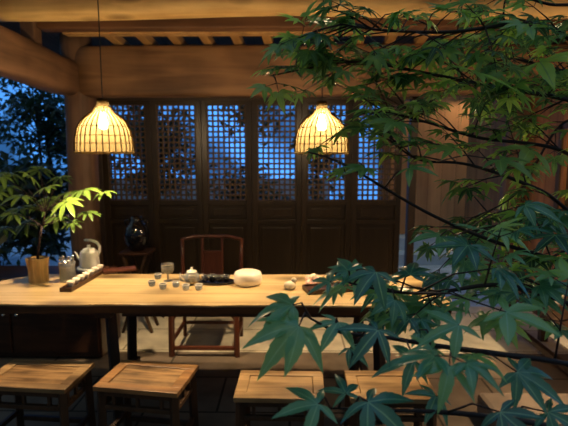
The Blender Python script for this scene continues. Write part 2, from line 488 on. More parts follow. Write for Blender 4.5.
where = ['half hidden behind the left bamboo lamp', 'just right of the left lamp', 'behind the rosewood chair', 'just left of the right lamp', 'behind the right bamboo lamp', 'beside the courtyard opening']
d0 = make_door(1, '')
for i in range(6):
    o = d0 if i == 0 else copy_tree(d0)
    o.name = 'door_%d' % (i + 1)
    o.location = (-1.583 + i * .4845, DY, 0)
    o['label'] = 'dark lattice door, %s of six, %s' % (order[i], where[i])
    o['kind'] = 'structure'

# right hand side wall: boards with posts and a lattice window to the blue outside
WX = 2.45
b = MB()
b.box((WX + .05, 4.45, .45), (.08, 4.3, .90)); b.box((WX + .05, 4.45, 2.35), (.08, 4.3, 1.1))
b.box((WX + .05, 5.45, 1.35), (.08, 2.3, .90)); b.box((WX + .05, 2.6, 1.35), (.08, .6, .9))
struct('wall_right', b, 'wallw', 'brown boarded wall behind the maple on the right', 'wall')
b = MB()
for i in range(22): b.box((WX + .03, 2.95 + i * .064, 1.35), (.016, .014, .9))
for i in range(15): b.box((WX + .045, 3.6, .93 + i * .062), (.016, 1.42, .014))
b.box((WX + .02, 3.6, .89), (.07, 1.5, .05)); b.box((WX + .02, 3.6, 1.81), (.07, 1.5, .05))
b.box((WX + .02, 2.9, 1.35), (.07, .06, .96)); b.box((WX + .02, 4.32, 1.35), (.07, .06, .96))
struct('window_1', b, 'lattice', 'small lattice window in the boarded wall at right', 'window')
struct('trim_41', grid_beam(2, 0, 3.0, 2.36, 5.0, .11, .11, .006, 13, power=.75), 'post', 'round wooden post against the right boarded wall', 'post', smooth=True)
struct('trim_42', grid_beam(2, 0, 3.0, 2.38, 3.05, .10, .10, .006, 14, power=.75), 'post', 'near wooden post of the right boarded wall', 'post', smooth=True)
struct('trim_43', B((2.9, 4.3, 1.9), (.9, .1, 2.6)), 'wallw', 'boards beyond the right window', 'wall')
# far building across the opening
b = MB(); b.box((2.9, 7.6, 1.75), (2.9, .12, 3.0))
struct('wall_courtyard', b, 'boardx', 'orange-brown board wall across the courtyard', 'wall')
b = MB(); b.box((2.9, 7.5, .06), (3.1, .5, .36)); b.box((2.9, 7.15, -.04), (3.1, .4, .16))
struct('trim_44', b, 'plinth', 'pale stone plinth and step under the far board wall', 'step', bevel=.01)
struct('trim_45', B((1.5, 7.5, 1.75), (.12, .16, 3.0)), 'post', 'post at the corner of the far board wall', 'post', bevel=.01)

# ------------------------------------------------------------------ table
TZ = .75
rg = random.Random(4)
def slab_outline():
    pts = []
    n = 46
    for i in range(n + 1):      # front edge left -> right
        t = i / n; x = -2.0 + 2.9 * t
        pts.append((x, 2.505 + .008 * math.sin(t * 21) + rg.uniform(-.004, .004)))
    for i in range(1, 8):
        t = i / 8; pts.append((.90 + .02 * math.sin(t * 9), 2.505 + .64 * t))
    for i in range(n + 1):
        t = i / n; x = .90 - (2.62) * t
        pts.append((x, 3.150 + .008 * math.sin(t * 17 + 2) + rg.uniform(-.003, .003)))
    pts += [(-1.77, 3.10), (-1.86, 3.02), (-1.93, 2.92), (-1.99, 2.80), (-2.02, 2.66)]
    return pts
ol = slab_outline()
tb = thing('tea_table', (-.5, 2.88, 0), 'long pale wooden slab table with uneven edges under two bamboo lamps', 'table')
def rel(p, o): return (p[0] - o.location.x, p[1] - o.location.y, p[2] - o.location.z)
b = MB()
n = len(ol)
cxm = -.5; cym = 2.88
vs = [(x - cxm, y - cym, TZ) for x, y in ol] + [(x - cxm, y - cym, TZ - .012) for x, y in ol]
b.add(vs, [tuple(range(n))] + [(i, i + n, (i + 1) % n + n, (i + 1) % n) for i in range(n)] + [tuple(range(n, 2 * n))[::-1]])
b.build('tabletop', 'table', tb, bevel=.003)
b = MB()
vs = [(x - cxm, y - cym, TZ - .012) for x, y in ol] + [((x - cxm) * .997, (y - cym) * .97 + rg.uniform(-.004, .004), TZ - .055 + rg.uniform(-.006, .004)) for x, y in ol]
b.add(vs, [tuple(range(n))] + [(i, i + n, (i + 1) % n + n, (i + 1) % n) for i in range(n)] + [tuple(range(n, 2 * n))[::-1]])
b.build('live_edge', 'table_edge', tb)
for X in (-1.07, .50):
    for sy in (-1, 1):
        b = MB(); b.bar((X - cxm - .05 * sy, sy * .27, 0), (X - cxm - .01 * sy, sy * .22, TZ - .05), .055, .05)
        b.build('leg', 'table_leg', tb, bevel=.004)
    b = MB(); b.box((X - cxm + .0, 0, TZ - .08), (.09, .62, .05)); b.build('crossbar', 'table_leg', tb, bevel=.004)
    b = MB(); b.box((X - cxm + .0, 0, .14), (.04, .5, .05)); b.build('stretcher', 'table_leg', tb, bevel=.004)
for sy in (-.235, .235):
    b = MB(); b.box((.27, sy, TZ - .085), (1.5, .035, .06)); b.build('rail', 'table_leg', tb, bevel=.003)
b = MB()
b.bar((-.38, .235, .46), (-.24, .235, TZ - .1), .03); b.build('brace', 'table_leg', tb)

# ------------------------------------------------------------------ bamboo pendant lamps
def make_lamp(name, loc, label):
    root = thing(name, loc, label, 'lamp', 'bamboo pendant lamps')
    # profile relative to rim (z=0)
    prof = [(.163, 0), (.165, .02), (.163, .06), (.158, .10), (.148, .14), (.130, .175), (.106, .205), (.076, .23), (.050, .25), (.037, .275), (.030, .312)]
    b = MB(); b.lathe(prof, 48); b.build('woven_skin', 'shade', root, smooth=True)
    b = MB()
    for k in range(30):
        a = 2 * PI * k / 30
        pts = [((r + .004) * math.cos(a), (r + .004) * math.sin(a), z) for r, z in prof[:-1]]
        b.tube(pts, [.0036 * (1 if r > .07 else .5) for r, z in prof[:-1]], 5)
    for r, z in ((.164, .055), (.158, .10), (.141, .155)):
        b.tube([((r + .003) * math.cos(2 * PI * i / 40), (r + .003) * math.sin(2 * PI * i / 40), z) for i in range(41)], .0022, 4, cap=False)
    b.build('rib_cage', 'cane', root, smooth=True)
    b = MB(); b.tube([(.165 * math.cos(2 * PI * i / 48), .165 * math.sin(2 * PI * i / 48), 0) for i in range(49)], .0075, 8, cap=False)
    b.build('rim', 'rim', root, smooth=True)
    b = MB(); b.lathe([(0, .320), (.028, .318), (.033, .308), (.033, .296), (.027, .294), (.027, .25), (.018, .235), (0, .235)], 20)
    b.build('socket', 'cane', root, smooth=True)
    b = MB()
    rb = .027
    b.lathe([(.0, .14), (rb * .5, .1435), (rb * .87, .1535), (rb, .167), (rb * .9, .182), (rb * .6, .20), (.013, .215), (.012, .236), (0, .236)], 20)
    b.build('bulb', 'bulb', root, smooth=True)
    b = MB(); b.tube([(0, 0, .318), (.003, 0, .8), (0, 0, 1.25)], .0035, 6); b.build('cord', 'cord', root)
    return root
lp = at(105, 152.5, 2.85)
lamp = make_lamp('pendant_lamp', lp, 'woven bamboo bell lamp hanging on the left, beside the corner post')
l2 = copy_tree(lamp)
p = at(321.5, 153, 2.98); l2.location = p
extra_lamp = copy_tree(lamp); extra_lamp.location = (2.02, 2.75, lp.z)  # third lamp added out of frame to warm the right side
extra_lamp['label'] = 'added woven bamboo bell lamp, out of view to the right, for warm light'
l2['label'] = 'woven bamboo bell lamp hanging on the right, partly behind maple leaves'

wl_ = thing('added_wall_lamp', (2.95, 7.1, 2.40), 'added small dark bell lamp, unseen behind the maple, to warm the far board wall', 'lamp')  # added lamp, hidden by the maple, warms the far boards
b = MB(); b.lathe([(.20, 0), (.19, .05), (.12, .13), (.04, .17), (0, .175)], 24); b.lathe([(.19, .0), (.18, .05), (.11, .12), (.03, .16), (0, .165)], 24); b.build('shade', 'cord', wl_, smooth=True)
b = MB(); b.lathe([(0, .01), (.02, .015), (.03, .04), (.02, .07), (0, .08)], 16); b.build('bulb', 'bulb2', wl_, smooth=True)
b = MB(); b.tube([(0, 0, .17), (0, .05, .3), (0, .45, .34)], .012, 6); b.build('arm', 'cord', wl_, smooth=True)

# ------------------------------------------------------------------ stools
def make_stool(loc, rotz, label, W, D, tops=('stool_top', 'stool_top')):
    root = thing('wooden_stool', loc, label, 'stool', 'wooden stools in front of the table', rotz)
    h = .45
    b = MB(); fw = .055
    b.box((0, -D / 2 + fw / 2, h - .0125), (W, fw, .025)); b.box((0, D / 2 - fw / 2, h - .0125), (W, fw, .025))
    b.box((-W / 2 + fw / 2, 0, h - .0125), (fw, D - 2 * fw, .025)); b.box((W / 2 - fw / 2, 0, h - .0125), (fw, D - 2 * fw, .025))
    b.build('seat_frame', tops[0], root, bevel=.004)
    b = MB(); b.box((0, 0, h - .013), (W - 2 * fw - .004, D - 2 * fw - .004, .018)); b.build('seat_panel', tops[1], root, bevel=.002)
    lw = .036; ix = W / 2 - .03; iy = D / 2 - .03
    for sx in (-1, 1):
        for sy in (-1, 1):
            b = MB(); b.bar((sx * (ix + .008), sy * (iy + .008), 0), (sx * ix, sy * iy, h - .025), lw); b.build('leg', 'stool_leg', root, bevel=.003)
    b = MB()
    for s in (-1, 1):
        b.box((0, s * iy, h - .04), (2 * ix - lw, .02, .03)); b.box((s * ix, 0, h - .04), (.02, 2 * iy - lw, .03))
    b.build('apron', 'stool_leg', root)
    for s in (-1, 1):
        b = MB(); b.box((0, s * iy, h - .115), (2 * ix - lw, .022, .024)); b.build('upper_stretcher', 'stool_leg', root, bevel=.003)
        b = MB(); b.box((s * ix, 0, h - .115), (.022, 2 * iy - lw, .024)); b.build('upper_stretcher', 'stool_leg', root, bevel=.003)
        b = MB(); b.box((0, s * (iy + .005), .12), (2 * ix - lw, .022, .026)); b.build('lower_stretcher', 'stool_leg', root, bevel=.003)
        b = MB(); b.box((s * (ix + .005), 0, .16), (.022, 2 * iy - lw, .026)); b.build('lower_stretcher', 'stool_leg', root, bevel=.003)
    for s in (-1, 1):
        for t in (-.33, 0, .33):
            B((t * (2 * ix), s * iy, h - .079), (.016, .014, .05)).build('strut', 'stool_leg', root)
            B((s * ix, t * 2 * iy, h - .079), (.014, .016, .05)).build('strut', 'stool_leg', root)
    return root
def quad(bl, br, fr, fl, z=.45):
    P = [on(*q, z) for q in (bl, br, fr, fl)]
    c = (P[0] + P[1] + P[2] + P[3]) / 4
    wd = ((P[1] - P[0]) + (P[2] - P[3])) / 2; dp = ((P[0] - P[3]) + (P[1] - P[2])) / 2
    a = math.atan2(wd.y, wd.x)
    a2 = math.atan2(dp.y, dp.x) - PI / 2
    print('quad', c, wd.length, dp.length, math.degrees(a), math.degrees(a2))
    return c, wd.length, dp.length, (a + a2) / 2
c, W_, D_, a_ = quad((14, 358), (94, 363), (64, 390), (-24, 385))
make_stool((c.x, c.y, 0), a_, 'wooden stool with framed top, leftmost, cut off by the photo edge', W_, D_, ('stool_top', 'stool_top2'))
c, W_, D_, a_ = quad((122, 360), (200, 364), (176, 394), (93, 386))
make_stool((c.x, c.y, 0), a_, 'red-brown worn wooden stool, second from the left, set askew', W_, D_, ('stool_frame2', 'stool_top2'))
c, W_, D_, a_ = quad((241, 370), (323, 371), (325, 399), (233, 398))
make_stool((c.x, c.y, 0), a_, 'pale wooden stool, third from the left, square to the table', W_, D_)
c, W_, D_, a_ = quad((344, 370), (424, 371), (440, 399), (351, 399))
make_stool((c.x, c.y, 0), a_, 'pale wooden stool, rightmost, partly behind maple leaves', W_, D_)

# ------------------------------------------------------------------ rosewood chair behind the table
ch = thing('armless_chair', (-.665, 3.70, 0), 'red-brown rosewood chair with curved crest rail behind the table', 'chair')
bw = .255
for s in (-1, 1):
    b = MB(); b.tube([(s * .245, .20, 0), (s * .245, .20, .45), (s * .25, .215, .68), (s * (bw), .24, .85)], .016, 8); b.build('rear_post', 'rose', ch, smooth=True)
    b = MB(); b.bar((s * .255, -.22, 0), (s * .25, -.21, .44), .036); b.build('front_leg', 'rose', ch, bevel=.004)
pts = []; n = 16
for i in range(n + 1):
    t = i / n; x = -bw - .012 + (2 * bw + .024) * t
    z = .855 + .022 * math.exp(-((t - .5) / .16) ** 2) - .010 * math.cos(t * 4 * PI) - (.012 if i in (0, n) else 0)
    pts.append((x, .24 + .02 * math.sin(PI * t), z))
b = MB(); b.tube(pts, .015, 8); b.build('crest_rail', 'rose', ch, smooth=True)
b = MB()
for s in (-1, 1): b.bar((s * .085, .21, .45), (s * .085, .255, .86), .02, .014)
for z in (.52, .735): b.box((0, .225 + (z - .5) * .08, z), (.17, .014, .02))
b.build('splat_frame', 'rose', ch, bevel=.002)
b = MB(); b.box((0, .235, .63), (.15, .008, .2), Matrix.Rotation(R(-5), 3, 'X')); b.build('splat_panel', 'rose', ch)
b = MB(); b.box((0, -.005, .45), (.54, .47, .03)); b.build('seat', 'rose', ch, bevel=.008)
b = MB(); b.box((0, -.21, .40), (.47, .02, .06)); b.box((0, .2, .40), (.46, .02, .06)); b.box((-.245, 0, .40), (.02, .38, .06)); b.box((.245, 0, .40), (.02, .38, .06))
b.build('apron', 'rose', ch, bevel=.003)
for (c, d) in (((0, -.215, .07), (.48, .03, .028)), ((0, .2, .12), (.46, .025, .025)), ((-.25, 0, .12), (.025, .4, .025)), ((.25, 0, .12), (.025, .4, .025))):
    b = MB(); b.box(c, d); b.build('stretcher', 'rose', ch, bevel=.003)
for s in (-1, 1):
    b = MB(); b.tube([(s * .235, -.21, .30), (s * .21, -.21, .34), (s * .17, -.21, .375)], .008, 6); b.build('bracket', 'rose', ch)

# ------------------------------------------------------------------ things on the table
def tp(px, py): p = on(px, py, TZ); return Vector((p.x, p.y, TZ + .0005))
def sc(px, Y): return px * Y / F
# kettle
k = tp(90, 269)
kt = thing('electric_kettle', (k.x, k.y, TZ), 'white kettle with a tall loop handle at the left end of the table', 'kettle')
b = MB(); b.lathe([(0, 0), (.085, 0), (.09, .006), (.086, .018), (0, .02)], 28); b.build('base', 'whitem', kt, smooth=True)
b = MB(); b.lathe([(0, .02), (.068, .02), (.070, .03), (.063, .12), (.056, .134), (.048, .138), (0, .138)], 32); b.build('body', 'whitem', kt, smooth=True)
b = MB(); b.lathe([(.045, .138), (.04, .15), (.014, .156), (.010, .168), (.013, .176), (0, .178)], 20); b.build('lid', 'whitem', kt, smooth=True)
b = MB(); b.tube([(.06, 0, .09), (.075, 0, .13), (.078, 0, .165), (.06, 0, .195), (.02, 0, .21), (-.03, 0, .212)], [.008, .010, .011, .011, .010, .008], 8); b.build('handle', 'whitem', kt, smooth=True)
b = MB(); b.tube([(-.055, 0, .06), (-.085, 0, .085), (-.092, 0, .115), (-.105, 0, .125)], [.012, .009, .007, .006], 8); b.build('spout', 'whitem', kt, smooth=True)

# utensil jar
k = tp(68, 281)
uj = thing('utensil_jar', (k.x, k.y, TZ), 'glass jar holding metal tea utensils between the plant and the kettle', 'jar')
b = MB(); b.lathe([(0, .001), (.048, .001), (.050, .01), (.048, .10), (.052, .125), (.049, .125), (.045, .10), (.046, .012), (0, .012)], 24); b.build('glass_body', 'glass', uj, smooth=True)
r2 = random.Random(3)
for i in range(7):
    a = i * .9; x, y = .018 * math.cos(a), .022 * math.sin(a)
    st = thing('tea_utensil', (k.x, k.y, TZ), ['thin metal spoon', 'metal tea scoop', 'metal tongs', 'dark pick', 'short metal strainer', 'bent metal needle', 'pale metal ladle'][i] + ' standing in the glass utensil jar', 'utensil', 'utensils in the glass jar')
    b = MB(); e = Vector((x * 2.0, y * 2.0, .13 + .035 * r2.random()))
    b.tube([(x * .5, y * .5, .015), e * .6 + Vector((0, 0, .02)), e], .0035, 6); b.build('handle', 'steel', st, smooth=True)
    b = MB(); b.lathe([(0, -.014), (.009, -.009), (.012, 0), (.009, .010), (0, .014)], 12, c=e, sy=.5); b.build('head', 'steel', st, smooth=True)

# plant pot (split bamboo ribs) with palmate plant
k = tp(39, 281)
pp = thing('potted_plant', (k.x, k.y, TZ), 'leafy plant with long-fingered leaves in a ribbed bamboo pot on the table', 'plant')
b = MB()
n = 56
prof = [(.0, .0), (.058, .0), (.057, .08), (.062, .155), (.055, .157), (.050, .14), (0, .14)]
vs = []; fs = []
for r_, z in prof:
    for q in range(n):
        t = 2 * PI * q / n; rr = r_ * (1 + .06 * abs(math.sin(t * 9))) + (.006 * math.sin(t * 2 + 1) if z > .1 and r_ > .03 else 0)
        vs.append((rr * math.cos(t), rr * math.sin(t), z))
for i in range(len(prof) - 1):
    for q in range(n): fs.append((i * n + q, i * n + (q + 1) % n, (i + 1) * n + (q + 1) % n, (i + 1) * n + q))
b.add(vs, fs); b.build('pot', 'bamboo', pp, smooth=False)
b = MB(); b.lathe([(0, .143), (.05, .143)], 16); b.build('soil', 'soil', pp)

# ---- leaves
def palmate(mb, base, direc, nrm, Rl, nl=7, spread=130, wid=.17, sinus=.30, tone=.5, droop=.25, rg=random, ser=True, tones=None, ribs=None, basal=.45):
    """one palmate leaf; lobes as folded, drooping lanceolate blades joined at the base"""
    d = direc.normalized(); nrm = (nrm - d * nrm.dot(d)).normalized(); s_ = d.cross(nrm)
    def P(x, y, z): return base + d * y + s_ * x + nrm * z
    vs = []; fs = []; rb = []
    vs.append(P(0, 0, 0)); rb.append(1)
    angs = [(-spread + 2 * spread * i / (nl - 1)) for i in range(nl)]
    lens = []
    for a in angs:
        t = abs(a) / spread; lens.append(Rl * (1 - (1 - basal) * t ** 1.6) * rg.uniform(.92, 1.06))
    angs = [R(a + rg.uniform(-5, 5)) for a in angs]
    sid = []
    step = R(2 * spread / (nl - 1))
    for i in range(nl + 1):
        if i == 0: a = angs[0] - step * .5; q = lens[0] * sinus * .5
        elif i == nl: a = angs[-1] + step * .5; q = lens[-1] * sinus * .5
        else: a = (angs[i - 1] + angs[i]) / 2; q = min(lens[i - 1], lens[i]) * sinus
        sid.append(len(vs)); vs.append(P(q * math.sin(a), q * math.cos(a), .012 * Rl)); rb.append(0)
    steps = [(.34, .9), (.46, 1.0), (.47, .9), (.60, .92), (.61, .80), (.74, .66), (.75, .54), (.87, .33)] if ser else [(.35, .95), (.55, 1.0), (.78, .6)]
    for i in range(nl):
        a = angs[i]; Ln = lens[i]; w0 = wid * Ln
        ux, uy = math.sin(a), math.cos(a)
        dr = droop * rg.uniform(.6, 1.4) * Ln
        bend = rg.uniform(-.08, .08) * Ln
        row = []
        for (t, wf) in steps:
            cx, cy = ux * Ln * t + uy * bend * t * t, uy * Ln * t - ux * bend * t * t
            z = -dr * t * t
            w = w0 * wf
            l = len(vs)
            vs += [P(cx - uy * w, cy + ux * w, z + w * .30), P(cx, cy, z), P(cx + uy * w, cy - ux * w, z + w * .30)]; rb += [0, 1, 0]
            row.append(l)
        tip = len(vs); vs.append(P(ux * Ln + uy * bend, uy * Ln - ux * bend, -dr)); rb.append(.5)
        # outward order: left(-uy,+ux) is towards lower angle? left vector = (-cos a, sin a) -> lower angle side
        f = row[0]
        fs += [(0, f + 1, f, sid[i]), (0, sid[i + 1], f + 2, f + 1)]
        for q in range(len(row) - 1):
            p0, p1 = row[q], row[q + 1]
            fs += [(p0, p0 + 1, p1 + 1, p1), (p0 + 1, p0 + 2, p1 + 2, p1 + 1)]
        p0 = row[-1]
        fs += [(p0, p0 + 1, tip), (p0 + 1, p0 + 2, tip)]
    mb.add(vs, fs)
    mb.at.setdefault('tone', []).extend([tone] * len(vs))
    mb.at.setdefault('rib', []).extend(rb)

def pad(mb):
    k_ = len(mb.v) - len(mb.at.get('tone', []))
    mb.at.setdefault('tone', []).extend([.3] * k_); mb.at.setdefault('rib', []).extend([0.0] * k_)

def compound(mb, stem, base, direc, nrm, Rl, n=8, rg=random, tone=.5):
    """umbrella-plant leaf: separate long leaflets radiating from one point"""
    d = direc.normalized(); nrm = (nrm - d * nrm.dot(d)).normalized(); s_ = d.cross(nrm)
    for i in range(n):
        a = R(-150 + 300 * i / (n - 1) + rg.uniform(-6, 6)); Ln = Rl * (1 - .35 * abs(a) / PI) * rg.uniform(.9, 1.08)
        u = d * math.cos(a) + s_ * math.sin(a); v = u.cross(nrm)
        vs = []; rb = []; fs = []
        st = [(.06, .02), (.2, .5), (.4, .95), (.6, 1), (.8, .7), (.93, .3)]
        dr = Ln * rg.uniform(.25, .5)
        w0 = Ln * .15
        for t, wf in st:
            c_ = base + u * Ln * t - Vector((0, 0, 1)) * dr * t * t
            w = w0 * wf
            vs += [c_ - v * w + nrm * w * .35, c_, c_ + v * w + nrm * w * .35]; rb += [0, 1, 0]
        vs.append(base + u * Ln - Vector((0, 0, 1)) * dr * 1.0); rb.append(.5)
        for q in range(len(st) - 1):
            p0, p1 = q * 3, q * 3 + 3
            fs += [(p0, p0 + 1, p1 + 1, p1), (p0 + 1, p0 + 2, p1 + 2, p1 + 1)]
        p0 = (len(st) - 1) * 3
        fs += [(p0, p0 + 1, len(vs) - 1), (p0 + 1, p0 + 2, len(vs) - 1)]
        mb.add(vs, fs)
        mb.at.setdefault('tone', []).extend([max(0, min(1, tone + rg.uniform(-.15, .15)))] * len(vs)); mb.at.setdefault('rib', []).extend(rb)

r3 = random.Random(8)
root_p = Vector((k.x, k.y, TZ))
stem = MB(); fol = MB()
fork = at(42, 226, k.y) - root_p
fork2 = at(46, 212, k.y) - root_p
stem.tube([(0, 0, .14), (fork * .5) + Vector((-.006, 0, .07)), fork], [.009, .008, .007], 7)
stem.tube([fork, fork2], [.006, .004], 6)
plant_leaves = [  # px, py, depth offset, radius, tone (top value paints the one lit leaf), direction(px deg)
    (66, 202, -.05, .125, 1.0, 10), (47, 187, .02, .10, .55, -40), (22, 196, .0, .12, .35, 190), (8, 186, .12, .13, .3, 180),
    (14, 214, -.02, .11, .3, 200), (30, 176, .15, .11, .4, 260), (84, 190, .12, .12, .35, -10), (88, 212, .10, .09, .25, 20),
    (104, 192, .18, .09, .45, -15), (-6, 205, .1, .12, .3, 180), (60, 178, .2, .10, .3, -60), (36, 205, .08, .09, .4, 170), (4, 228, .05, .11, .2, 180), (72, 222, .1, .08, .3, 40),
    (12, 174, .2, .12, .25, 220), (50, 200, .15, .12, .2, 80), (28, 222, .12, .11, .15, 120), (70, 192, .15, .12, .3, 0), (-4, 192, .0, .13, .35, 170), (40, 170, .25, .11, .3, 270), (56, 216, .1, .10, .2, 60), (20, 208, .1, .12, .25, 150), (2, 176, .1, .12, .3, 200)]
for (px, py, dy, rl, tn, an) in plant_leaves:
    bp = at(px, py, k.y + dy) - root_p
    st = fork2 if py < 210 else fork
    mid = (st + bp) / 2 + Vector((0, 0, .02))
    stem.tube([st, mid, bp], [.003, .0025, .002], 5)
    dirv = Vector((math.cos(R(an)), -.5, -math.sin(R(an)) * .4))
    nn = Vector((r3.uniform(-.25, .25), -.5 if tn > .9 else -.25, 1))
    compound(fol, stem, bp, dirv, nn, rl * 1.12, 8, r3, tn)
stem.build('stem', 'twig', pp, smooth=True)
fol.build('foliage', 'pot_leaf', pp, smooth=True)

# long dark tray with a row of small cups
a1, a2 = tp(66, 292), tp(104, 270)
dv = (a2 - a1); ln = dv.length; ang = math.atan2(dv.y, dv.x); mid = (a1 + a2) / 2
tr = thing('cup_tray', (mid.x, mid.y, TZ), 'narrow dark wooden tray set diagonally with a row of small cups', 'tray', rotz=ang)
b = MB(); b.box((0, 0, .010), (ln, .065, .014)); b.build('board', 'tray', tr, bevel=.003)
b = MB()
for s in (-1, 1): b.box((0, s * .034, .013), (ln, .008, .026)); b.box((s * ln / 2, 0, .013), (.008, .076, .026))
b.build('rim', 'tray', tr, bevel=.002)
cup = None
names6 = ['nearest', 'second', 'third', 'fourth', 'fifth', 'sixth', 'farthest']
for i in range(7):
    t = .12 + .76 * i / 6
    pos = a1 + dv * t; pos.z = TZ + .018
    if cup is None:
        cup = thing('tea_cup', pos, '', 'cup', 'small cups on the diagonal tray')
        b = MB(); b.lathe([(0, 0), (.012, 0), (.014, .004), (.021, .018), (.024, .032), (.0225, .032), (.018, .014), (.010, .006), (0, .005)], 20); b.build('bowl', 'white', cup, smooth=True)
        b = MB(); b.lathe([(.0245, .031), (.0245, .033), (.0225, .033), (.0225, .031)], 20); b.build('lip', 'white', cup, smooth=True)
        c_ = cup
    else:
        c_ = copy_tree(cup); c_.location = pos
    c_['label'] = 'small white tea cup, %s on the dark diagonal tray' % names6[i]
# red-brown board beyond the kettle
p = tp(108, 271)
rb_ = thing('serving_board', (p.x + .09, p.y - .02, TZ), 'dark red-brown wooden board behind the kettle at the table edge', 'board', rotz=R(25))
b = MB(); b.box((0, 0, .014), (.22, .09, .018)); b.build('plank', 'rose', rb_, bevel=.004)
for s in (-.08, .08): B((s, 0, .003), (.02, .08, .005)).build('foot', 'rose', rb_)

# goblet shaped strainer glass
def lathe_thing(name, px, py, label, cat, parts, group=None, lift=0):
    p = tp(px, py); o = thing(name, (p.x, p.y, TZ + .0005 + lift), label, cat, group)
    for nm, prof, mt in parts:
        b = MB(); b.lathe(prof, 28); b.build(nm, mt, o, smooth=True)
    return o
lathe_thing('glass_goblet', 168, 281, 'clear footed glass standing left of the teapot', 'glass', [
    ('foot', [(0, 0), (.030, 0), (.030, .003), (.006, .007), (.005, .045)], 'glass'),
    ('bowl', [(.005, .045), (.03, .055), (.041, .075), (.042, .10), (.038, .112), (.036, .11), (.039, .10), (.037, .077), (.026, .06), (0, .052)], 'glass'),
    ('strainer', [(.039, .108), (.043, .112), (.041, .116), (.030, .098), (0, .09)], 'steel')])
tpot = lathe_thing('glass_teapot', 192, 284, 'clear glass teapot of yellow tea beside the black tea set', 'teapot', [
    ('body', [(0, .001), (.034, .001), (.048, .02), (.050, .045), (.040, .070), (.030, .078), (.027, .078), (.037, .068), (.047, .044), (.044, .02), (0, .006)], 'glass'),
    ('tea', [(0, .008), (.032, .008), (.043, .022), (.045, .040), (0, .040)], 'tea'),
    ('lid', [(.033, .079), (.030, .086), (.010, .094), (.006, .10), (.009, .108), (0, .112)], 'white')])
b = MB(); b.tube([(.046, 0, .06), (.072, 0, .066), (.078, 0, .042), (.06, 0, .02), (.047, 0, .022)], .004, 7); b.build('handle', 'glass', tpot, smooth=True)
b = MB(); b.tube([(-.046, 0, .03), (-.066, 0, .05), (-.076, 0, .072)], [.009, .007, .005], 7); b.build('spout', 'glass', tpot, smooth=True)
# small clear glasses
gl = None
spots = [(152, 286, 'nearest the left front'), (158, 279, 'far left'), (163, 289, 'in front of the footed glass'), (176, 287, 'right of the footed glass'), (183, 281, 'just left of the teapot'), (186, 290, 'in front of the teapot'), (199, 290, 'between teapot and black tray')]
for (px, py, wl) in spots:
    p = tp(px, py)
    if gl is None:
        gl = thing('small_glass', p, '', 'glass', 'small clear glasses on the table')
        b = MB(); b.lathe([(0, 0), (.017, 0), (.020, .006), (.024, .034), (.0225, .034), (.018, .008), (0, .005)], 20); b.build('bowl', 'glass', gl, smooth=True)
        b = MB(); b.lathe([(.0245, .033), (.0245, .0355), (.022, .0355), (.022, .033)], 20); b.build('lip', 'white', gl, smooth=True)  # white lip painted in for the bright highlight on the rim
        g = gl
    else:
        g = copy_tree(gl); g.location = p
    g['label'] = 'small clear tea glass ' + wl
# black tea set
p = tp(216, 283)
bt = thing('tea_tray', (p.x, p.y, TZ), 'black oval tray of dark cups in the middle of the table', 'tray')
b = MB(); b.lathe([(0, .001), (.105, .001), (.118, .008), (.122, .018), (.116, .018), (.11, .01), (0, .008)], 36, sy=.55); b.build('dish', 'black', bt, smooth=True)
cup = None
for i, (dx, dy, wl) in enumerate([(-.07, 0, 'left'), (-.025, .02, 'second'), (.02, .0, 'third'), (.065, .012, 'right')]):
    pos = (p.x + dx, p.y + dy, TZ + .0095)
    if cup is None:
        cup = thing('black_cup', pos, '', 'cup', 'black cups on the oval tray')
        b = MB(); b.lathe([(0, 0), (.012, 0), (.020, .012), (.024, .038), (.022, .038), (.017, .012), (0, .006)], 20); b.build('bowl', 'black', cup, smooth=True)
        b = MB(); b.lathe([(.0245, .037), (.0245, .0395), (.0215, .0395), (.0215, .037)], 20); b.build('lip', 'steel', cup, smooth=True)
        c_ = cup
    else:
        c_ = copy_tree(cup); c_.location = pos
    c_['label'] = 'small glossy black cup, %s on the black oval tray' % {'left': 'leftmost', 'second': 'second from left', 'third': 'third from left', 'right': 'rightmost'}[wl]
# white round box
lathe_thing('round_jar', 248, 284, 'squat round white ceramic jar right of centre on the table', 'jar', [
    ('body', [(0, 0), (.068, 0), (.085, .010), (.090, .028), (.090, .042)], 'white'),
    ('lid', [(.090, .043), (.089, .062), (.082, .078), (.066, .085), (0, .083)], 'white')])
# small white figurine (bird-like)
p = tp(290, 289)
fg = thing('stone_figurine', (p.x, p.y, TZ), 'small cream bird-shaped figurine right of the white jar', 'figurine', rotz=R(20))
b = MB(); b.lathe([(0, 0), (.020, 0), (.030, .012), (.032, .026), (.024, .042), (.010, .05), (0, .051)], 20, sx=1.25); b.build('body', 'cream', fg, smooth=True)
b = MB(); b.lathe([(0, .036), (.012, .040), (.018, .052), (.014, .066), (0, .071)], 16, c=(.026, 0, 0)); b.build('head', 'cream', fg, smooth=True)
